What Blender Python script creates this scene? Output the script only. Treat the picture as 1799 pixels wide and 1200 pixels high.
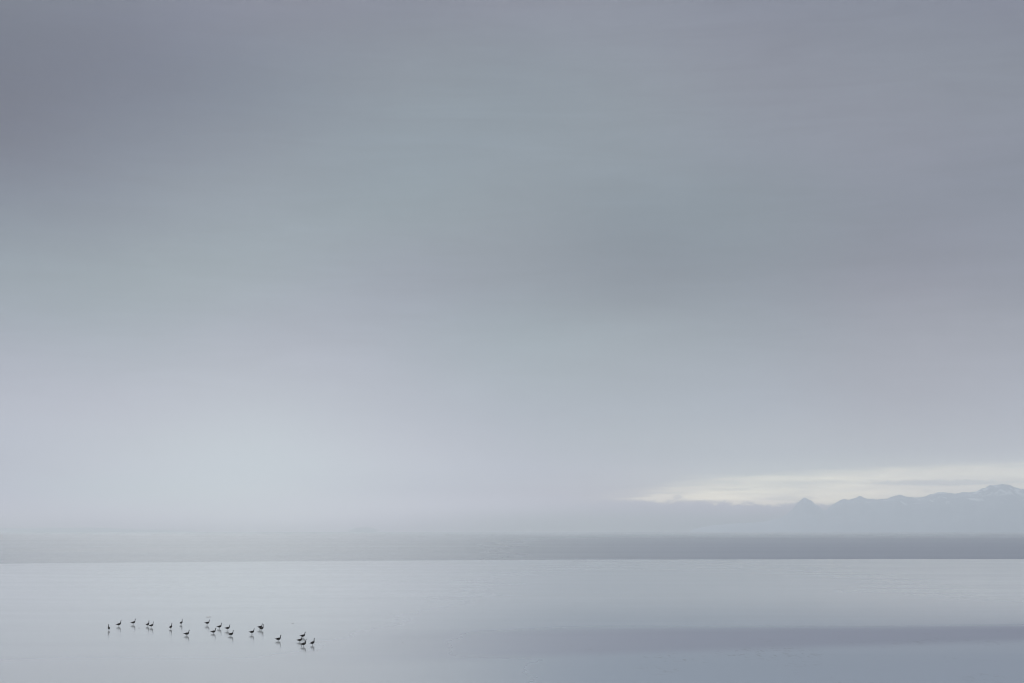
import bpy, bmesh, math, random
from mathutils import Vector, noise

random.seed(7)
for o in list(bpy.data.objects):
    bpy.data.objects.remove(o)

R = math.radians
scn = bpy.context.scene
COL = scn.collection
FULL = True

# ------------------------------------------------------------------ camera
CAM_H = 14.5
PITCH = R(7.57)
FPX = 2498.6                      # focal length in pixels of an 1799 wide picture
cam_d = bpy.data.cameras.new('camera')
cam_d.lens = 50.0
cam_d.sensor_width = 36.0
cam_d.clip_start = 0.5
cam_d.clip_end = 60000
cam = bpy.data.objects.new('camera', cam_d)
COL.objects.link(cam)
cam.location = (0, 0, CAM_H)
cam.rotation_euler = (R(90) + PITCH, 0, 0)
scn.camera = cam

# ------------------------------------------------------------------ render / exposure
scn.render.engine = 'CYCLES'
scn.cycles.use_denoising = True
scn.cycles.max_bounces = 8
scn.cycles.pixel_filter_type = 'BLACKMAN_HARRIS'
scn.cycles.filter_width = 1.1
scn.cycles.volume_bounces = 3
scn.cycles.diffuse_bounces = 3
scn.cycles.glossy_bounces = 3
scn.view_settings.view_transform = 'Standard'
scn.view_settings.look = 'None'
scn.view_settings.exposure = 0.0
scn.view_settings.gamma = 1.0
scn.view_settings.use_curve_mapping = False

# ------------------------------------------------------------------ node helpers
def sock(nt, dst, v):
    if isinstance(v, (int, float)):
        dst.default_value = v
    elif isinstance(v, tuple):
        dst.default_value = v
    else:
        nt.links.new(v, dst)

def M(nt, op, a, b=None, c=None, clamp=False):
    n = nt.nodes.new('ShaderNodeMath')
    n.operation = op
    n.use_clamp = clamp
    sock(nt, n.inputs[0], a)
    if b is not None: sock(nt, n.inputs[1], b)
    if c is not None: sock(nt, n.inputs[2], c)
    return n.outputs[0]

def smooth(nt, v, a, b):
    """0 at a, 1 at b, smooth between"""
    n = nt.nodes.new('ShaderNodeMapRange')
    n.interpolation_type = 'SMOOTHSTEP'
    sock(nt, n.inputs['Value'], v)
    if (not isinstance(a, (int, float))) or (not isinstance(b, (int, float))) or a < b:
        sock(nt, n.inputs['From Min'], a); sock(nt, n.inputs['From Max'], b)
        n.inputs['To Min'].default_value = 0; n.inputs['To Max'].default_value = 1
    else:
        sock(nt, n.inputs['From Min'], b); sock(nt, n.inputs['From Max'], a)
        n.inputs['To Min'].default_value = 1; n.inputs['To Max'].default_value = 0
    return n.outputs['Result']

def combine(nt, x, y, z):
    n = nt.nodes.new('ShaderNodeCombineXYZ')
    sock(nt, n.inputs[0], x); sock(nt, n.inputs[1], y); sock(nt, n.inputs[2], z)
    return n.outputs[0]

def fbm(nt, vec, scale, detail=4, rough=0.5, dist=0.0):
    n = nt.nodes.new('ShaderNodeTexNoise')
    n.inputs['Scale'].default_value = scale
    n.inputs['Detail'].default_value = detail
    n.inputs['Roughness'].default_value = rough
    n.inputs['Distortion'].default_value = dist
    nt.links.new(vec, n.inputs['Vector'])
    return n.outputs['Fac']

def vscale(nt, col, f):
    n = nt.nodes.new('ShaderNodeVectorMath')
    n.operation = 'SCALE'
    sock(nt, n.inputs[0], col)
    sock(nt, n.inputs['Scale'], f)
    return n.outputs[0]

def vadd(nt, a, b):
    n = nt.nodes.new('ShaderNodeVectorMath')
    n.operation = 'ADD'
    sock(nt, n.inputs[0], a); sock(nt, n.inputs[1], b)
    return n.outputs[0]

def mixc(nt, f, a, b):
    n = nt.nodes.new('ShaderNodeMix')
    n.data_type = 'RGBA'
    sock(nt, n.inputs[0], f)
    sock(nt, n.inputs[6], a if not isinstance(a, tuple) or len(a) == 4 else a + (1,))
    sock(nt, n.inputs[7], b if not isinstance(b, tuple) or len(b) == 4 else b + (1,))
    return n.outputs[2]

# ------------------------------------------------------------------ world: overcast cloud sheet over a Nishita sky
SUN_EL, SUN_AZ = 30.0, -13.0      # degrees; azimuth is measured clockwise from +Y
AZS = [-20, -15, -10, -5, 0, 5, 10, 15, 20]
ELS = [0, 0.5, 1, 1.6, 2.3, 3.2, 4.5, 6, 8, 10, 12.5, 15, 18, 21.5]
#SKY_BEGIN
SKY = [[(0.3458, 0.2775, 0.3505), (0.3852, 0.3008, 0.4107), (0.6230, 0.6102, 0.6339), (0.4044, 0.3198, 0.4450), (0.1000, 0.1000, 0.1000), (0.1000, 0.1000, 0.1000), (0.1000, 0.1000, 0.1000), (0.1000, 0.1000, 0.1000), (0.1000, 0.1000, 0.1000)],
 [(0.6287, 0.5046, 0.6372), (0.7004, 0.5468, 0.7468), (1.1000, 1.1000, 1.1000), (0.7353, 0.5815, 0.8090), (0.1000, 0.1000, 0.1000), (0.1000, 0.1000, 0.1000), (0.1000, 0.1000, 0.1000), (0.1000, 0.1000, 0.1000), (0.1000, 0.1000, 0.1000)],
 [(0.5140, 0.3630, 0.6286), (0.8449, 0.8287, 0.8996), (0.8821, 0.8752, 1.1000), (0.9405, 0.8294, 0.9822), (0.7715, 0.6307, 0.8509), (0.2529, 0.1473, 0.2899), (0.6603, 0.4322, 0.6483), (0.3906, 0.3415, 0.3035), (0.8450, 0.7295, 0.8785)],
 [(0.2669, 0.1492, 0.4591), (0.6004, 0.7522, 0.7155), (1.0326, 1.1000, 1.1000), (0.5157, 0.4577, 0.6394), (0.3356, 0.2274, 0.3785), (0.4703, 0.2652, 0.3081), (0.7159, 0.7443, 0.6034), (0.8574, 0.6436, 0.8009), (0.9726, 0.9176, 0.8507)],
 [(0.2604, 0.2359, 0.3705), (0.5921, 0.5710, 0.6972), (0.6314, 0.7598, 0.7804), (0.6240, 0.5945, 0.7025), (0.3660, 0.3605, 0.5186), (0.3982, 0.3563, 0.4394), (0.4757, 0.5297, 0.5921), (0.6056, 0.6081, 0.5924), (0.8471, 0.8331, 0.8791)],
 [(0.3448, 0.3495, 0.4925), (0.4578, 0.4886, 0.5442), (0.5894, 0.6712, 0.7084), (0.4898, 0.4768, 0.5863), (0.3281, 0.3418, 0.4324), (0.3412, 0.3803, 0.4021), (0.4842, 0.5000, 0.5322), (0.4691, 0.4615, 0.5108), (0.5287, 0.5243, 0.5770)],
 [(0.3795, 0.3934, 0.4960), (0.3903, 0.3824, 0.4878), (0.4460, 0.4931, 0.5520), (0.3637, 0.3725, 0.4623), (0.2783, 0.3146, 0.3979), (0.3064, 0.3457, 0.3993), (0.3163, 0.3559, 0.4349), (0.3401, 0.3265, 0.3812), (0.4161, 0.4247, 0.4958)],
 [(0.2743, 0.2817, 0.3745), (0.3209, 0.3511, 0.4258), (0.3653, 0.3865, 0.4585), (0.3287, 0.3433, 0.4331), (0.2665, 0.3253, 0.3719), (0.2488, 0.2864, 0.3314), (0.2880, 0.3212, 0.3820), (0.2834, 0.2731, 0.3253), (0.3723, 0.3796, 0.4492)],
 [(0.1878, 0.2289, 0.2893), (0.1984, 0.2589, 0.3055), (0.2843, 0.2922, 0.3781), (0.2347, 0.2705, 0.3342), (0.1857, 0.2551, 0.2922), (0.2296, 0.2746, 0.3101), (0.1931, 0.2351, 0.2784), (0.2771, 0.2777, 0.3363), (0.2304, 0.2406, 0.2854)],
 [(0.1586, 0.2078, 0.2504), (0.1746, 0.2286, 0.2571), (0.2193, 0.2866, 0.3216), (0.1826, 0.1924, 0.2727), (0.1647, 0.1939, 0.2424), (0.0851, 0.1014, 0.1401), (0.1564, 0.1856, 0.2340), (0.1669, 0.1544, 0.2057), (0.2103, 0.2237, 0.2843)],
 [(0.0722, 0.0978, 0.1626), (0.1264, 0.1575, 0.2140), (0.1780, 0.2282, 0.2774), (0.1594, 0.2224, 0.2491), (0.1563, 0.1903, 0.2252), (0.1251, 0.1735, 0.2173), (0.1426, 0.1884, 0.2144), (0.1555, 0.1729, 0.2286), (0.1570, 0.1755, 0.2252)],
 [(0.0200, 0.0200, 0.0696), (0.0729, 0.1043, 0.1694), (0.1200, 0.1431, 0.1919), (0.1534, 0.2139, 0.2708), (0.1654, 0.2112, 0.2566), (0.1803, 0.2242, 0.2649), (0.1759, 0.2015, 0.2587), (0.2005, 0.2047, 0.2635), (0.1872, 0.1997, 0.2578)],
 [(0.0226, 0.0380, 0.0908), (0.0200, 0.0288, 0.0911), (0.0659, 0.1097, 0.1745), (0.1391, 0.1709, 0.2081), (0.1345, 0.1799, 0.2237), (0.1790, 0.2134, 0.2550), (0.1844, 0.1886, 0.2430), (0.1772, 0.1991, 0.2449), (0.1783, 0.2002, 0.2425)],
 [(0.0811, 0.0980, 0.1507), (0.0835, 0.1067, 0.1829), (0.1278, 0.1255, 0.1947), (0.0941, 0.1099, 0.1794), (0.1570, 0.1589, 0.2271), (0.1725, 0.1871, 0.2526), (0.1401, 0.1539, 0.2162), (0.1544, 0.1683, 0.2318), (0.1559, 0.1528, 0.2296)]]
#SKY_END
ZENITH = (1.03, 1.10, 1.19)       # the cloud sheet overhead, above the picture
BACK = (0.34, 0.37, 0.42)         # the horizon behind and beside the camera
COVER = 0.985
NISHITA = 0.10
GAP = 1.0

def build_world():
    w = bpy.data.worlds.new('World')
    scn.world = w
    w.use_nodes = True
    nt = w.node_tree
    nt.nodes.clear()
    out = nt.nodes.new('ShaderNodeOutputWorld')
    bg = nt.nodes.new('ShaderNodeBackground')
    nt.links.new(bg.outputs[0], out.inputs[0])
    tc = nt.nodes.new('ShaderNodeTexCoord')
    nrm = nt.nodes.new('ShaderNodeVectorMath'); nrm.operation = 'NORMALIZE'
    nt.links.new(tc.outputs['Generated'], nrm.inputs[0])
    sep = nt.nodes.new('ShaderNodeSeparateXYZ')
    nt.links.new(nrm.outputs[0], sep.inputs[0])
    x, y, z = sep.outputs
    deg = 180 / math.pi
    az = M(nt, 'MULTIPLY', M(nt, 'ARCTAN2', x, y), deg)
    el = M(nt, 'MULTIPLY', M(nt, 'ARCSINE', z), deg)
    # drifting soft clouds: the sheet is looked up a little displaced
    v1 = combine(nt, M(nt, 'MULTIPLY', az, 0.35), M(nt, 'MULTIPLY', el, 1.0), 0.0)
    n1 = fbm(nt, v1, 0.30, 3, 0.5, 0.4)
    n2 = fbm(nt, v1, 1.1, 4, 0.55, 0.6)
    v2 = combine(nt, M(nt, 'MULTIPLY', az, 0.16), M(nt, 'MULTIPLY', el, 1.3), 2.0)
    n3 = fbm(nt, v2, 1.0, 6, 0.6, 0.8)
    amp = smooth(nt, el, 0.8, 9.0)
    el2 = M(nt, 'ADD', el, M(nt, 'MULTIPLY', M(nt, 'MULTIPLY', M(nt, 'SUBTRACT', n1, 0.5), 1.6), amp))
    fac = M(nt, 'DIVIDE', el2, ELS[-1], clamp=True)
    azc = M(nt, 'MAXIMUM', M(nt, 'MINIMUM', az, 20.0), -20.0)
    tot = None
    for j, a in enumerate(AZS):
        r = nt.nodes.new('ShaderNodeValToRGB')
        r.color_ramp.interpolation = 'B_SPLINE'
        els = r.color_ramp.elements
        for k, e in enumerate(ELS):
            p = e / ELS[-1]
            if k == 0: el_ = els[0]; el_.position = 0
            elif k == len(ELS) - 1: el_ = els[-1]; el_.position = 1.0
            else: el_ = els.new(p)
        for k, e in enumerate(ELS):
            els[k].position = e / ELS[-1]
            c = SKY[k][j]
            els[k].color = (c[0], c[1], c[2], 1)
        nt.links.new(fac, r.inputs[0])
        # weight: rises from the previous column, falls to the next
        wgt = None
        for a2 in ([a - 5, a] if j == 0 else [a, a + 5] if j == len(AZS) - 1 else [a]):   # the end columns count twice
            t = M(nt, 'DIVIDE', M(nt, 'ABSOLUTE', M(nt, 'SUBTRACT', azc, float(a2))), 5.0)
            u2 = M(nt, 'POWER', M(nt, 'MAXIMUM', M(nt, 'SUBTRACT', 2.0, t), 0.0), 3.0)
            u1 = M(nt, 'POWER', M(nt, 'MAXIMUM', M(nt, 'SUBTRACT', 1.0, t), 0.0), 3.0)
            q = M(nt, 'DIVIDE', M(nt, 'SUBTRACT', u2, M(nt, 'MULTIPLY', u1, 4.0)), 6.0)
            wgt = q if wgt is None else M(nt, 'ADD', wgt, q)
        s = vscale(nt, r.outputs[0], wgt)
        tot = s if tot is None else vadd(nt, tot, s)
    # outside the table: overhead and behind the camera
    absaz = M(nt, 'ABSOLUTE', az)
    tot = mixc(nt, smooth(nt, absaz, 24, 75), tot, BACK)
    tot = mixc(nt, smooth(nt, el, 21, 60), tot, ZENITH)
    # small clouds and streaks
    str_ = M(nt, 'ADD', 1.0, M(nt, 'MULTIPLY', M(nt, 'MULTIPLY', M(nt, 'ADD', M(nt, 'MULTIPLY', M(nt, 'SUBTRACT', n2, 0.5), 0.16), M(nt, 'MULTIPLY', M(nt, 'SUBTRACT', n3, 0.5), 0.52)), amp)))
    tot = vscale(nt, tot, str_)
    # the clear gap under the cloud sheet, above the mountains: a creamy strip that widens to the right
    if GAP > 0:
        vg = combine(nt, M(nt, 'MULTIPLY', az, 0.22), M(nt, 'MULTIPLY', el, 2.2), 3.7)
        ng = fbm(nt, vg, 1.5, 4, 0.55, 0.3)
        vw = combine(nt, M(nt, 'MULTIPLY', az, 1.6), M(nt, 'MULTIPLY', el, 2.5), 9.1)
        nw = fbm(nt, vw, 1.3, 5, 0.6, 0.5)
        nw0 = M(nt, 'SUBTRACT', nw, 0.5)
        ng0 = M(nt, 'SUBTRACT', ng, 0.5)
        lo = M(nt, 'ADD', 1.03, M(nt, 'MULTIPLY', nw0, 0.62))
        lo = M(nt, 'SUBTRACT', lo, M(nt, 'MULTIPLY', smooth(nt, az, 6.0, 12.0), 0.12))
        hi = M(nt, 'ADD', M(nt, 'MULTIPLY', smooth(nt, az, 3.0, 8.5), 0.75), M(nt, 'MULTIPLY', smooth(nt, az, 9.0, 19.0), 0.38))
        hi = M(nt, 'ADD', M(nt, 'ADD', hi, 1.20), M(nt, 'MULTIPLY', ng0, 0.45))
        g = M(nt, 'MULTIPLY', smooth(nt, el, lo, M(nt, 'ADD', lo, 0.24)),
              M(nt, 'SUBTRACT', 1.0, smooth(nt, el, M(nt, 'SUBTRACT', hi, 0.42), M(nt, 'ADD', hi, 0.42))))
        g = M(nt, 'MULTIPLY', g, smooth(nt, az, 1.8, 6.2))
        g = M(nt, 'MULTIPLY', g, M(nt, 'SUBTRACT', 1.0, smooth(nt, az, 27.0, 40.0)))
        g = M(nt, 'MULTIPLY', g, M(nt, 'MULTIPLY', M(nt, 'ADD', -0.05, M(nt, 'MULTIPLY', ng, 1.95)), M(nt, 'SUBTRACT', 1.0, M(nt, 'MULTIPLY', smooth(nt, az, 11.0, 17.0), 0.35))))
        def blob(a0, e0, ra, re, amt):
            '''a small cloud hanging in the gap'''
            da = M(nt, 'DIVIDE', M(nt, 'SUBTRACT', az, a0), ra)
            de = M(nt, 'DIVIDE', M(nt, 'SUBTRACT', M(nt, 'ADD', el, M(nt, 'MULTIPLY', nw0, 0.22)), e0), re)
            r2 = M(nt, 'ADD', M(nt, 'MULTIPLY', da, da), M(nt, 'MULTIPLY', de, de))
            r2 = M(nt, 'ADD', r2, M(nt, 'MULTIPLY', nw0, 1.6))
            return M(nt, 'MULTIPLY', M(nt, 'SUBTRACT', 1.0, smooth(nt, r2, 0.2, 1.3)), amt)
        clouds = blob(6.6, 1.32, 0.26, 0.10, 0.6)
        for args in [(7.5, 1.10, 0.9, 0.10, 0.6), (16.9, 1.82, 3.2, 0.13, 0.75), (8.7, 1.62, 1.0, 0.08, 0.35), (10.9, 1.24, 1.3, 0.09, 0.45), (4.4, 1.36, 1.2, 0.07, 0.3),
                     (16.2, 1.52, 0.22, 0.08, 0.4), (5.0, 1.02, 1.2, 0.07, 0.6), (19.5, 1.95, 1.5, 0.07, 0.35)]:
            clouds = M(nt, 'MAXIMUM', clouds, blob(*args))
        g = M(nt, 'MULTIPLY', g, M(nt, 'SUBTRACT', 1.0, clouds))
        halo = M(nt, 'MULTIPLY', M(nt, 'MULTIPLY', smooth(nt, el, 0.9, 1.6), M(nt, 'SUBTRACT', 1.0, smooth(nt, el, 1.9, 3.1))),
                 smooth(nt, az, 0.5, 11.0))
        tot = vadd(nt, tot, vscale(nt, (1.45, 1.22, 0.66), M(nt, 'MULTIPLY', g, GAP)))
        tot = vadd(nt, tot, vscale(nt, (0.26, 0.25, 0.16), M(nt, 'MULTIPLY', halo, GAP)))
    sky = nt.nodes.new('ShaderNodeTexSky')
    sky.sky_type = 'NISHITA'
    sky.sun_disc = False
    sky.sun_elevation = R(SUN_EL)
    sky.sun_rotation = R(SUN_AZ)
    sky.air_density = 1.0
    sky.dust_density = 2.0
    ns = vscale(nt, sky.outputs[0], NISHITA)
    fin = mixc(nt, COVER, ns, tot)
    nt.links.new(fin, bg.inputs[0])
    bg.inputs[1].default_value = 1.0
    w.cycles.sampling_method = 'MANUAL'
    w.cycles.sample_map_resolution = 1024

build_world()

sun_d = bpy.data.lights.new('sun', 'SUN')
sun_d.energy = 0.85
sun_d.angle = R(18)
sun_d.color = (1.0, 0.97, 0.93)
sun = bpy.data.objects.new('sun', sun_d)
COL.objects.link(sun)
d = Vector((math.sin(R(SUN_AZ)) * math.cos(R(SUN_EL)), math.cos(R(SUN_AZ)) * math.cos(R(SUN_EL)), math.sin(R(SUN_EL))))
sun.rotation_euler = d.to_track_quat('Z', 'Y').to_euler()

# ------------------------------------------------------------------ pixel -> ground / direction, used only to read distances off the photograph
def ray(px, py):
    X = (px - 899.5) / FPX
    Yu = (600 - py) / FPX
    return Vector((X, math.cos(PITCH) - Yu * math.sin(PITCH), math.sin(PITCH) + Yu * math.cos(PITCH)))

def ground(px, py, z=0.0):
    r = ray(px, py)
    t = (z - CAM_H) / r.z
    return Vector((r.x * t, r.y * t, z))

def at_dist(px, py, Y):
    r = ray(px, py)
    t = Y / r.y
    return Vector((r.x * t, Y, CAM_H + r.z * t))

# ------------------------------------------------------------------ object helpers
def new_mat(name):
    m = bpy.data.materials.new(name)
    m.use_nodes = True
    nt = m.node_tree
    b = nt.nodes['Principled BSDF']
    return m, nt, b

def mesh_obj(name, verts, faces, mat=None, smooth_=True, kind=None):
    me = bpy.data.meshes.new(name)
    me.from_pydata(verts, [], faces)
    me.update()
    if smooth_:
        for p in me.polygons: p.use_smooth = True
    if mat: me.materials.append(mat)
    o = bpy.data.objects.new(name, me)
    COL.objects.link(o)
    if kind: o['kind'] = kind
    return o

def coords(nt):
    g = nt.nodes.new('ShaderNodeNewGeometry')
    s = nt.nodes.new('ShaderNodeSeparateXYZ')
    nt.links.new(g.outputs['Position'], s.inputs[0])
    return g.outputs['Position'], s.outputs[0], s.outputs[1], s.outputs[2]

# ------------------------------------------------------------------ open water: far, wind-rippled
def sea_material():
    m, nt, b = new_mat('open_water')
    pos, X, Y, Z = coords(nt)
    v = combine(nt, M(nt, 'MULTIPLY', X, 0.0006), M(nt, 'MULTIPLY', Y, 0.004), 0.0)
    n = fbm(nt, v, 1.6, 4, 0.55)
    # bearing across the bay: calmer on the left, wind ruffled on the right
    br = M(nt, 'DIVIDE', X, M(nt, 'ADD', Y, 1.0))
    calm = smooth(nt, M(nt, 'ADD', Y, M(nt, 'MULTIPLY', M(nt, 'SUBTRACT', n, 0.5), 1200.0)), 1000, 4200)
    wind = M(nt, 'MULTIPLY', smooth(nt, br, SEA['b0'], SEA['b1']), M(nt, 'SUBTRACT', 1.0, M(nt, 'MULTIPLY', calm, 0.75)))
    rough = M(nt, 'ADD', SEA['r0'], M(nt, 'MULTIPLY', wind, SEA['r1'] - SEA['r0']))
    rough = M(nt, 'ADD', rough, M(nt, 'MULTIPLY', M(nt, 'SUBTRACT', n, 0.5), 0.14))
    rough = M(nt, 'MULTIPLY', rough, M(nt, 'SUBTRACT', 1.0, M(nt, 'MULTIPLY', calm, -0.10)))
    sock(nt, b.inputs['Roughness'], rough)
    sock(nt, b.inputs['Base Color'], mixc(nt, wind, SEA['c0'], SEA['c1']))
    b.inputs['IOR'].default_value = 1.333
    b.inputs['Specular IOR Level'].default_value = SEA['spec']
    return m

SEA = dict(b0=-0.14, b1=0.16, r0=0.19, r1=0.39, c0=(0.20, 0.22, 0.23), c1=(0.20, 0.22, 0.26), spec=0.5)
FLAT = dict(r0=0.115, r1=0.30, rband=0.36, c0=(0.44, 0.45, 0.44), c1=(0.246, 0.284, 0.335), cband=(0.225, 0.24, 0.295), spec=0.5)

FAR_Y, SIDE_X, BACK_Y = 15800.0, 9500.0, -400.0
mesh_obj('water', [(-SIDE_X, BACK_Y, 0), (SIDE_X, BACK_Y, 0), (SIDE_X, FAR_Y, 0), (-SIDE_X, FAR_Y, 0)],
         [(0, 1, 2, 3)], sea_material(), False, 'structure')

# ------------------------------------------------------------------ tidal flat under a film of water
def flat_material():
    m, nt, b = new_mat('wet_silt')
    pos, X, Y, Z = coords(nt)
    Yp = M(nt, 'ADD', Y, 1.0)
    br = M(nt, 'DIVIDE', X, Yp)
    vb = combine(nt, M(nt, 'MULTIPLY', X, 0.010), M(nt, 'MULTIPLY', Y, 0.05), 0.0)
    nb = fbm(nt, vb, 1.0, 7, 0.6, 0.3)
    nb0 = M(nt, 'SUBTRACT', nb, 0.5)
    # ruffled channel across the flat on the right, mirrored sky tone tinted in
    wob = M(nt, 'MULTIPLY', nb0, 9.0)
    Yn = M(nt, 'SUBTRACT', Y, M(nt, 'ADD', wob, M(nt, 'MULTIPLY', X, 0.36)))
    Yf = M(nt, 'SUBTRACT', Y, M(nt, 'ADD', wob, M(nt, 'MULTIPLY', X, 0.14)))
    band = M(nt, 'MULTIPLY', smooth(nt, Yn, 162, 174), M(nt, 'SUBTRACT', 1.0, smooth(nt, Yf, 202, 220)))
    band = M(nt, 'MULTIPLY', band, smooth(nt, X, -32, 22))
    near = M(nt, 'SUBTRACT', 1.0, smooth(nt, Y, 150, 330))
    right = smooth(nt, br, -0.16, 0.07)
    sheen = M(nt, 'MULTIPLY', right, M(nt, 'ADD', 0.45, M(nt, 'MULTIPLY', near, 0.55)))  # left-to-right fall of reflected sky, tinted into the silt colour; roughness follows
    sheen = M(nt, 'MULTIPLY', sheen, M(nt, 'SUBTRACT', 1.0, M(nt, 'MULTIPLY', M(nt, 'MULTIPLY', smooth(nt, br, 0.12, 0.36), M(nt, 'SUBTRACT', 1.0, near)), 0.5)))
    # fine patches of exposed silt and weed
    vf = combine(nt, M(nt, 'MULTIPLY', X, 1.1), M(nt, 'MULTIPLY', Y, 0.35), 0.0)
    vm = combine(nt, M(nt, 'MULTIPLY', X, 0.08), M(nt, 'MULTIPLY', Y, 0.05), 5.0)
    nm = fbm(nt, vm, 1.0, 3, 0.5)
    nf = fbm(nt, vf, 1.0, 6, 0.65, 0.8)
    spots = M(nt, 'MULTIPLY', M(nt, 'MULTIPLY', smooth(nt, nf, 0.52, 0.66), smooth(nt, nm, 0.52, 0.66)), 0.42)
    spots = M(nt, 'MULTIPLY', spots, smooth(nt, Y, 235, 170))
    spots = M(nt, 'MULTIPLY', spots, smooth(nt, br, -0.02, 0.08))
    col = mixc(nt, sheen, FLAT['c0'], FLAT['c1'])
    col = mixc(nt, band, col, FLAT['cband'])
    col = mixc(nt, spots, col, (0.10, 0.10, 0.10))
    rough = M(nt, 'ADD', FLAT['r0'], M(nt, 'MULTIPLY', sheen, FLAT['r1'] - FLAT['r0']))
    rough = M(nt, 'ADD', rough, M(nt, 'MULTIPLY', band, M(nt, 'SUBTRACT', FLAT['rband'], rough)))
    rough = M(nt, 'ADD', rough, M(nt, 'MULTIPLY', spots, 0.10))
    rough = M(nt, 'ADD', rough, M(nt, 'MULTIPLY', nb0, 0.07))
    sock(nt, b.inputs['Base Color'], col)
    sock(nt, b.inputs['Roughness'], rough)
    b.inputs['IOR'].default_value = 1.333
    b.inputs['Specular IOR Level'].default_value = FLAT['spec']
    return m

def build_flat():
    edge = []
    for px, py in [(-400, 993), (-200, 991.5), (0, 990.3), (200, 988.6), (500, 986.2), (800, 984.2), (1000, 983.2),
                   (1300, 982.6), (1600, 982.3), (1799, 982.3), (2000, 982.3), (2300, 982.4)]:
        edge.append(ground(px, py, 0.03))
    # densify, with a little irregularity
    fine = []
    for a, b_ in zip(edge, edge[1:]):
        n = 24
        for k in range(n):
            p = a.lerp(b_, k / n)
            p.y += 5.0 * noise.noise(Vector((p.x * 0.012, 0.3, 0))) + 1.2 * noise.noise(Vector((p.x * 0.09, 4.3, 0)))
            fine.append(p)
    fine.append(edge[-1])
    fine = [Vector((-1500, fine[0].y - 40, 0.03))] + fine + [Vector((1500, fine[-1].y + 10, 0.03))]
    verts, faces = [], []
    for p in fine:
        verts += [(p.x, p.y, 0.03), (p.x, BACK_Y + 60, 0.03), (p.x, p.y + 0.6, -0.05)]
    for i in range(len(fine) - 1):
        a = 3 * i
        faces.append((a + 1, a + 4, a + 3, a))
        faces.append((a, a + 3, a + 5, a + 2))
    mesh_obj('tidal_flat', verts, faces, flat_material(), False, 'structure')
build_flat()

# ------------------------------------------------------------------ mountains, islet, low shore
def rock_material(name, rock, rock2, snow=None, lo=300, hi=420):
    m, nt, b = new_mat(name)
    pos, X, Y, Z = coords(nt)
    n = fbm(nt, pos, 0.006, 6, 0.6)
    col = mixc(nt, n, rock, rock2)
    if snow:
        n2 = fbm(nt, pos, 0.010, 5, 0.62, 0.5)
        s = M(nt, 'MULTIPLY', smooth(nt, n2, 0.50, 0.58), smooth(nt, Z, lo, hi))
        s = M(nt, 'MAXIMUM', s, M(nt, 'MULTIPLY', smooth(nt, n2, 0.60, 0.66), smooth(nt, Z, 220, 300)))
        col = mixc(nt, s, col, snow)
    sock(nt, b.inputs['Base Color'], col)
    b.inputs['Roughness'].default_value = 0.9
    return m

def interp(pts, x):
    if x <= pts[0][0]: return pts[0][1]
    for a, b_ in zip(pts, pts[1:]):
        if x <= b_[0]:
            t = (x - a[0]) / (b_[0] - a[0])
            return a[1] + (b_[1] - a[1]) * t
    return pts[-1][1]

def range_mesh(name, outline, Yd, depth, nx, ny, mat, rug=0.05):
    """a ridge whose skyline is read off the photograph and which falls away on both sides"""
    p0, p1 = outline[0][0], outline[-1][0]
    verts, faces = [], []
    for i in range(nx + 1):
        px = p0 + (p1 - p0) * i / nx
        c = at_dist(px, interp(outline, px), Yd)
        H = max(c.z, 0.5)
        if rug < 0.11: H += 9.0 * noise.fractal(Vector((px * 0.11, 1.7, 0)), 0.9, 2.0, 4) * min(1.0, H / 200)
        for j in range(ny + 1):
            t = -1 + 2 * j / ny
            yy = Yd + t * depth
            prof = max(0.0, 1 - abs(t)) ** 0.85
            q = Vector((c.x * 0.004, yy * 0.004, 0))
            rid = noise.fractal(q, 0.9, 2.1, 5)
            z = H * prof * (1 + rug * 4 * rid * (1 - prof)) + H * rug * rid * 0.35 * (1 if prof > 0.5 else prof * 2)
            verts.append((c.x * (yy / Yd), yy, z - 1.0 if prof < 1e-6 else z))
    for i in range(nx):
        for j in range(ny):
            a = i * (ny + 1) + j
            faces.append((a, a + ny + 1, a + ny + 2, a + 1))
    o = mesh_obj(name, verts, faces, mat, True, 'structure')
    return o

if FULL:
    snowy = rock_material('snowy_rock', (0.20, 0.23, 0.29), (0.30, 0.33, 0.39), (0.78, 0.80, 0.83), 335, 385)
    ridge = [(1215, 930), (1250, 923), (1300, 919), (1340, 917), (1368, 912), (1384, 903), (1394, 892), (1401, 883), (1407, 878), (1411, 874.5), (1416, 874), (1420, 877), (1427, 879), (1432, 885), (1438, 888), (1445, 895), (1453, 895),
             (1462, 887), (1470, 880), (1480, 877), (1490, 878), (1500, 876.5), (1508, 871.5), (1514, 871), (1522, 875),
             (1532, 876), (1545, 876.5), (1560, 875), (1572, 870), (1580, 868), (1590, 870.5), (1605, 873), (1622, 873),
             (1637, 869), (1648, 864.5), (1656, 863.6), (1666, 866), (1680, 866.5), (1692, 864), (1704, 864.5),
             (1718, 862), (1728, 858), (1740, 854), (1752, 851.5), (1762, 850.5), (1772, 852), (1782, 856),
             (1792, 859.5), (1799, 860), (1830, 866), (1870, 862), (1920, 870), (1980, 874), (2060, 890), (2160, 915), (2200, 932)]
    range_mesh('mountains', ridge, 14400, 1150, 420, 46, snowy, 0.10)
    pale = rock_material('pale_shore', (0.34, 0.35, 0.37), (0.44, 0.45, 0.47))
    isl = [(612, 933), (620, 929), (627, 927.2), (634, 926.4), (640, 926.8), (646, 926.2), (652, 927.2), (658, 929.2), (666, 933)]
    range_mesh('island', isl, 14800, 120, 60, 10, pale, 0.12)
    shore = [(-520, 926), (-300, 923), (-100, 926), (0, 927.2), (40, 927.8), (80, 927.0), (120, 927.6), (150, 926.6), (180, 927.2), (205, 928.6),
             (240, 930.0), (290, 931.2), (340, 933)]
    range_mesh('headland', shore, 14900, 160, 160, 10, pale, 0.15)

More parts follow.
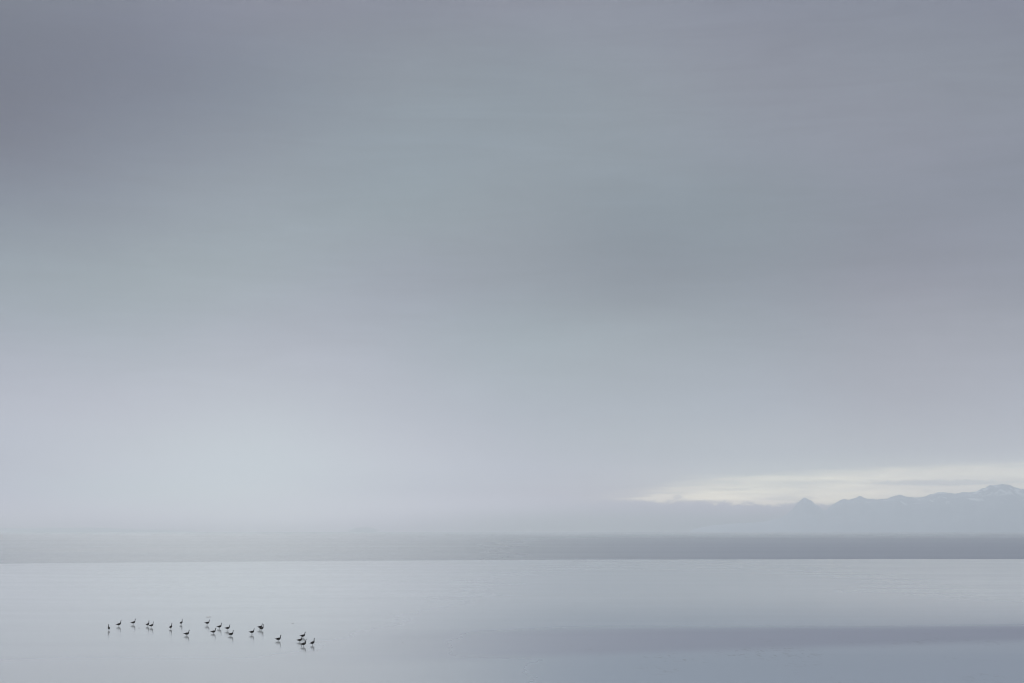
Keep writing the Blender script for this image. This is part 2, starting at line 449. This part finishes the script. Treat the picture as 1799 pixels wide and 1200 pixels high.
# ------------------------------------------------------------------ geese
def loft_body(pose):
    """one closed surface: tail tip - body - breast - neck - head - bill, plus two legs with webbed feet.
    x forward, z up, origin on the ground between the feet"""
    bm = bmesh.new()
    leg = pose.get('leg', 0.17)
    lean = pose.get('lean', 0.0)         # >0: body pitched up in front
    nk = pose.get('neck', 0.36)          # neck length
    fw = pose.get('fwd', 0.07)           # how far the head leans forward of the neck's root
    turn = pose.get('turn', 0.0)         # head turned, radians
    def rings(path, closed=True, seg=16):
        prev, first = None, None
        for i, (c, ry, rz, up) in enumerate(path):
            c = Vector(c)
            if i == 0: t = Vector(path[1][0]) - c
            elif i == len(path) - 1: t = c - Vector(path[i-1][0])
            else: t = Vector(path[i+1][0]) - Vector(path[i-1][0])
            t.normalize()
            side = Vector(up).cross(t)
            if side.length < 1e-4: side = Vector((0, 1, 0))
            side.normalize()
            u = t.cross(side).normalized()
            vs = [bm.verts.new(c + side * (ry * math.cos(a)) + u * (rz * math.sin(a)))
                  for a in [2 * math.pi * k / seg for k in range(seg)]]
            if prev:
                for k in range(seg):
                    bm.faces.new((prev[k], prev[(k+1) % seg], vs[(k+1) % seg], vs[k]))
            else:
                first = vs
            prev = vs
        bm.faces.new(list(reversed(first)))
        bm.faces.new(prev)
    bz = leg + 0.135
    def P(x, z):   # pitch about body centre
        c, s = math.cos(lean), math.sin(lean)
        return (x * c - z * s, 0, bz + x * s + z * c)
    up = (0, 0, 1)
    root = Vector(P(0.205, 0.045))
    head = root + Vector((fw, 0, nk))
    path = [
        (P(-0.42, 0.030), 0.018, 0.006, up), (P(-0.37, 0.030), 0.045, 0.014, up), (P(-0.30, 0.024), 0.062, 0.034, up),
        (P(-0.22, 0.012), 0.098, 0.080, up), (P(-0.12, 0.0), 0.128, 0.118, up), (P(0.0, -0.004), 0.142, 0.142, up),
        (P(0.10, 0.0), 0.136, 0.142, up), (P(0.165, 0.015), 0.110, 0.122, up), (P(0.205, 0.045), 0.078, 0.092, up),
    ]
    back = Vector((-1, 0, 0.3))
    def bez(t):
        p0, p3 = root, head
        p1 = root + Vector((0.040, 0, 0.09)); p2 = head + Vector((-0.022, 0, -nk * 0.40))
        return p0*(1-t)**3 + p1*3*t*(1-t)**2 + p2*3*t*t*(1-t) + p3*t**3
    for t, r in [(0.16, 0.072), (0.32, 0.060), (0.5, 0.050), (0.68, 0.044), (0.84, 0.041), (0.95, 0.040)]:
        path.append((bez(t), r * 0.95, r, back))
    rings(path)
    # head and bill on their own turned axis, overlapping the neck (welded by the voxel remesh)
    hd = Vector((math.cos(turn), math.sin(turn), 0))
    hp = [(head - hd * 0.030 + Vector((0, 0, -0.004)), 0.018, 0.020, up), (head - hd * 0.012 + Vector((0, 0, 0.004)), 0.036, 0.040, up),
          (head + hd * 0.014 + Vector((0, 0, 0.006)), 0.039, 0.043, up), (head + hd * 0.040 + Vector((0, 0, 0.002)), 0.031, 0.034, up),
          (head + hd * 0.058 + Vector((0, 0, -0.004)), 0.019, 0.021, up), (head + hd * 0.075 + Vector((0, 0, -0.009)), 0.015, 0.015, up),
          (head + hd * 0.095 + Vector((0, 0, -0.014)), 0.012, 0.009, up), (head + hd * 0.108 + Vector((0, 0, -0.017)), 0.007, 0.005, up)]
    rings(hp)
    # folded wings: long shallow shells along the flanks, tips crossing over the tail
    for s in (1, -1):
        w = [(P(0.13, 0.035), 0.020, 0.050), (P(0.07, 0.035), 0.030, 0.080), (P(-0.03, 0.030), 0.032, 0.088),
             (P(-0.14, 0.030), 0.028, 0.070), (P(-0.25, 0.036), 0.020, 0.042), (P(-0.36, 0.045), 0.010, 0.018), (P(-0.44, 0.050), 0.005, 0.006)]
        offs = [0.088, 0.104, 0.108, 0.092, 0.058, 0.022, 0.008]
        rings([(Vector(c) + Vector((0, s * of, 0)), a, b_, up) for (c, a, b_), of in zip(w, offs)])
    # legs
    stride = pose.get('stride', 0.02)
    for s in (1, -1):
        top = Vector(P(-0.005, -0.095)) + Vector((0, s * 0.052, 0))
        foot = Vector((s * stride, s * 0.050, 0.008))
        knee = (top + foot) / 2 + Vector((-0.022, 0, 0.0))
        rings([(top + Vector((0, 0, 0.05)), 0.036, 0.036, (1, 0, 0)), (top, 0.030, 0.030, (1, 0, 0)), (top.lerp(knee, 0.6), 0.015, 0.015, (1, 0, 0)),
               (knee, 0.012, 0.012, (1, 0, 0)), (foot + Vector((0, 0, 0.02)), 0.0095, 0.0095, (1, 0, 0)), (foot, 0.012, 0.012, (1, 0, 0))], seg=10)
        for ang in (-0.42, 0.0, 0.42):           # three toes
            dr = Vector((math.cos(ang), math.sin(ang), 0))
            rings([(foot - dr * 0.01, 0.008, 0.007, up), (foot + dr * 0.04, 0.008, 0.006, up), (foot + dr * 0.078, 0.005, 0.005, up)], seg=8)
        v = [bm.verts.new(foot + Vector(q)) for q in [(0, 0, 0.003), (0.066, -0.026, 0.003), (0.070, 0, 0.003), (0.066, 0.026, 0.003),
                                                     (0, 0, -0.006), (0.066, -0.026, -0.006), (0.070, 0, -0.006), (0.066, 0.026, -0.006)]]
        for f in [(0, 1, 2, 3), (7, 6, 5, 4), (0, 4, 5, 1), (1, 5, 6, 2), (2, 6, 7, 3), (3, 7, 4, 0)]:
            bm.faces.new([v[k] for k in f])
    bmesh.ops.recalc_face_normals(bm, faces=bm.faces[:])
    me = bpy.data.meshes.new('goose')
    bm.to_mesh(me); bm.free()
    tmp = bpy.data.objects.new('goose_source', me)
    COL.objects.link(tmp)
    mo = tmp.modifiers.new('weld', 'REMESH'); mo.mode = 'VOXEL'; mo.voxel_size = 0.0065; mo.use_smooth_shade = True
    sm = tmp.modifiers.new('soft', 'SMOOTH'); sm.factor = 0.4; sm.iterations = 2
    dg = bpy.context.evaluated_depsgraph_get(); dg.update()
    res = bpy.data.meshes.new_from_object(tmp.evaluated_get(dg))
    bpy.data.objects.remove(tmp)
    res.name = 'goose'
    res.materials.clear(); res.materials.append(goose_mat)
    for p in res.polygons: p.use_smooth = True
    return res

def goose_material():
    m, nt, b = new_mat('goose_plumage')
    tc = nt.nodes.new('ShaderNodeTexCoord')
    sp = nt.nodes.new('ShaderNodeSeparateXYZ')
    nt.links.new(tc.outputs['Object'], sp.inputs[0])
    x, y, z = sp.outputs
    # barred brown back and flanks, paler breast and rump, black neck, head, bill, tail and legs, pale cheek
    wv = nt.nodes.new('ShaderNodeTexWave')
    wv.inputs['Scale'].default_value = 9.0
    wv.inputs['Distortion'].default_value = 2.0
    nt.links.new(tc.outputs['Object'], wv.inputs['Vector'])
    body = mixc(nt, M(nt, 'MULTIPLY', wv.outputs['Fac'], 0.6), (0.012, 0.010, 0.008), (0.028, 0.023, 0.018))
    belly = M(nt, 'MULTIPLY', smooth(nt, z, 0.27, 0.21), smooth(nt, z, 0.15, 0.19))
    body = mixc(nt, M(nt, 'MULTIPLY', belly, 0.5), body, (0.035, 0.031, 0.028))
    black = M(nt, 'MAXIMUM', smooth(nt, z, 0.40, 0.43), smooth(nt, z, 0.185, 0.165))
    black = M(nt, 'MAXIMUM', black, smooth(nt, x, -0.36, -0.39))
    col = mixc(nt, black, body, (0.012, 0.012, 0.014))
    sock(nt, b.inputs['Base Color'], col)
    b.inputs['Roughness'].default_value = 0.8
    b.inputs['Specular IOR Level'].default_value = 0.15
    return m

# name, waterline pixel (x, y) in the photograph, pose, heading in degrees (0 = to the right of the picture, 90 = away), label
GEESE = [
    (191.2, 1107.2, 'alert', 112, 1.0, 'leftmost dark goose of the flock, standing seen from behind with its head to the left'),
    (208.6, 1100.2, 'tall',  18, 1.0, 'dark long-necked goose facing right, second from the left end of the flock'),
    (234.0, 1097.0, 'tall',  22, 1.0, 'dark goose facing right in the back row, third from the left end'),
    (259.4, 1100.2, 'alert', 62, 0.97, 'dark goose with its tail to the camera, left of a close pair'),
    (265.8, 1102.2, 'tall',  35, 0.97, 'dark goose facing right, right one of a close pair near the left end'),
    (300.0, 1104.8, 'alert', 72, 1.0, 'dark goose seen from behind, alone just right of the close left pair'),
    (318.3, 1097.2, 'alert', 68, 0.97, 'dark goose seen from behind in the back row, just above a lower goose facing right'),
    (328.0, 1116.4, 'low',   12, 1.02, 'dark brownish goose facing right, lowest bird of the left half of the flock'),
    (364.0, 1098.2, 'stride', 8, 1.0, 'dark goose walking right in the back row, farthest bird of the middle group'),
    (374.8, 1112.6, 'low',   14, 0.97, 'dark goose leaning to the right, lower left bird of the middle group'),
    (385.4, 1104.2, 'tall',   5, 0.98, 'dark goose facing right in the middle group, between the walking one and its right neighbour'),
    (399.6, 1107.5, 'stride', 6, 1.0, 'dark goose walking right, just above the lowest goose of the middle group'),
    (405.6, 1117.0, 'low',    4, 1.0, 'dark goose facing right, lowest and rightmost bird of the middle group'),
    (442.4, 1114.5, 'stride', 8, 0.98, 'dark goose walking right alone, just left of the overlapping pair'),
    (456.8, 1105.6, 'stride', 10, 1.0, 'farther goose of the overlapping pair, half hidden by the nearer one'),
    (459.9, 1107.4, 'alert', 48, 1.0, 'nearer goose of the overlapping pair, standing in front of the other'),
    (488.8, 1125.8, 'low',    4, 1.02, 'dark brownish goose facing right, standing alone between the overlapping pair and the last four'),
    (532.0, 1120.0, 'low',   24, 1.0, 'topmost goose of the last four at the right end of the flock'),
    (526.4, 1127.6, 'low',    6, 0.95, 'reddish brown goose, leftmost of the last four at the right end'),
    (533.2, 1135.4, 'tall',   6, 1.0, 'nearest goose of the whole flock, lowest of the last four at the right end'),
    (549.0, 1133.2, 'alert', 45, 1.0, 'rightmost dark goose of the whole flock, standing a little apart'),
]
if FULL:
    goose_mat = goose_material()
    poses = {
        'alert': loft_body(dict(leg=0.14, lean=0.26, neck=0.38, fwd=0.045, turn=0.0, stride=0.01)),
        'tall': loft_body(dict(leg=0.15, lean=0.20, neck=0.38, fwd=0.075, turn=0.0, stride=0.02)),
        'stride': loft_body(dict(leg=0.19, lean=0.08, neck=0.33, fwd=0.085, turn=0.15, stride=0.07)),
        'low': loft_body(dict(leg=0.10, lean=0.10, neck=0.35, fwd=0.080, turn=-0.1, stride=0.03)),
    }
    for i, (px, py, pose, head, sc, lab) in enumerate(GEESE):
        o = bpy.data.objects.new('goose', poses[pose])
        COL.objects.link(o)
        g = ground(px, py, 0.03)
        o.location = (g.x, g.y, 0.026)
        o.rotation_euler = (0, 0, R(head if i else 180 - 62))
        o.scale = (sc * 1.09, sc * 1.09, sc * 1.10)
        o['label'] = lab
        o['category'] = 'goose'
        o['group'] = 'dark geese wading on the tidal flat'

# ------------------------------------------------------------------ weed and mud lumps on the flat
def lump(px, py, L, W, H, label, seed):
    g = ground(px, py, 0.03)
    rnd = random.Random(seed)
    bm = bmesh.new()
    bmesh.ops.create_icosphere(bm, subdivisions=4, radius=1.0)
    for v in bm.verts:
        q = v.co.copy()
        k = 1 + 0.35 * noise.fractal(q * 1.7 + Vector((seed, 0, 0)), 0.8, 2.0, 4)
        v.co = Vector((q.x * L * k, q.y * W * k, max(-0.02, q.z) * H * k))
    me = bpy.data.meshes.new('mud_lump')
    bm.to_mesh(me); bm.free()
    for p in me.polygons: p.use_smooth = True
    me.materials.append(mud_mat)
    o = bpy.data.objects.new('mud_lump', me)
    COL.objects.link(o)
    o.location = (g.x, g.y, 0.025)
    o['label'] = label
    o['category'] = 'mud lump'
    o['group'] = 'low lumps of mud and weed on the flat'

if FULL:
    mud_mat, nt_, b_ = new_mat('wet_mud')
    tcn = nt_.nodes.new('ShaderNodeTexCoord')
    sock(nt_, b_.inputs['Base Color'], mixc(nt_, fbm(nt_, tcn.outputs['Object'], 6, 5), (0.14, 0.14, 0.14), (0.22, 0.22, 0.22)))
    b_.inputs['Roughness'].default_value = 0.45
    lump(366, 1084.0, 0.42, 0.5, 0.07, 'faint grey mud lump behind the farthest walking goose', 3)
    lump(244.5, 1103.3, 0.14, 0.2, 0.05, 'tiny mud speck right of the third goose from the left', 5)
    lump(514, 1095.2, 0.22, 0.3, 0.04, 'faint mud speck on the open flat above the last four geese', 9)
    lump(707, 1128.8, 0.12, 0.2, 0.04, 'small dark speck on the flat, well to the right of the flock', 11)
    lump(679, 1086, 0.12, 0.2, 0.03, 'tiny mud speck on the flat, upper of the two right of the flock', 13)

# ------------------------------------------------------------------ haze over the whole bay
def build_haze():
    x, y0, y1, z0, z1 = SIDE_X + 300, BACK_Y - 200, FAR_Y + 60, -1.0, 540.0
    v = [(-x, y0, z0), (x, y0, z0), (x, y1, z0), (-x, y1, z0), (-x, y0, z1), (x, y0, z1), (x, y1, z1), (-x, y1, z1)]
    f = [(3, 2, 1, 0), (4, 5, 6, 7), (0, 1, 5, 4), (1, 2, 6, 5), (2, 3, 7, 6), (3, 0, 4, 7)]
    m = bpy.data.materials.new('haze')
    m.use_nodes = True
    nt = m.node_tree
    nt.nodes.clear()
    out = nt.nodes.new('ShaderNodeOutputMaterial')
    pv = nt.nodes.new('ShaderNodeVolumePrincipled')
    pv.inputs['Color'].default_value = HAZE['color'] + (1,)
    pv.inputs['Density'].default_value = HAZE['density']
    pv.inputs['Anisotropy'].default_value = HAZE['g']
    nt.links.new(pv.outputs[0], out.inputs['Volume'])
    mesh_obj('haze', v, f, m, False, 'stuff')
HAZE = dict(color=(0.915, 0.96, 0.985), density=1.35e-4, g=0.56)
build_haze()
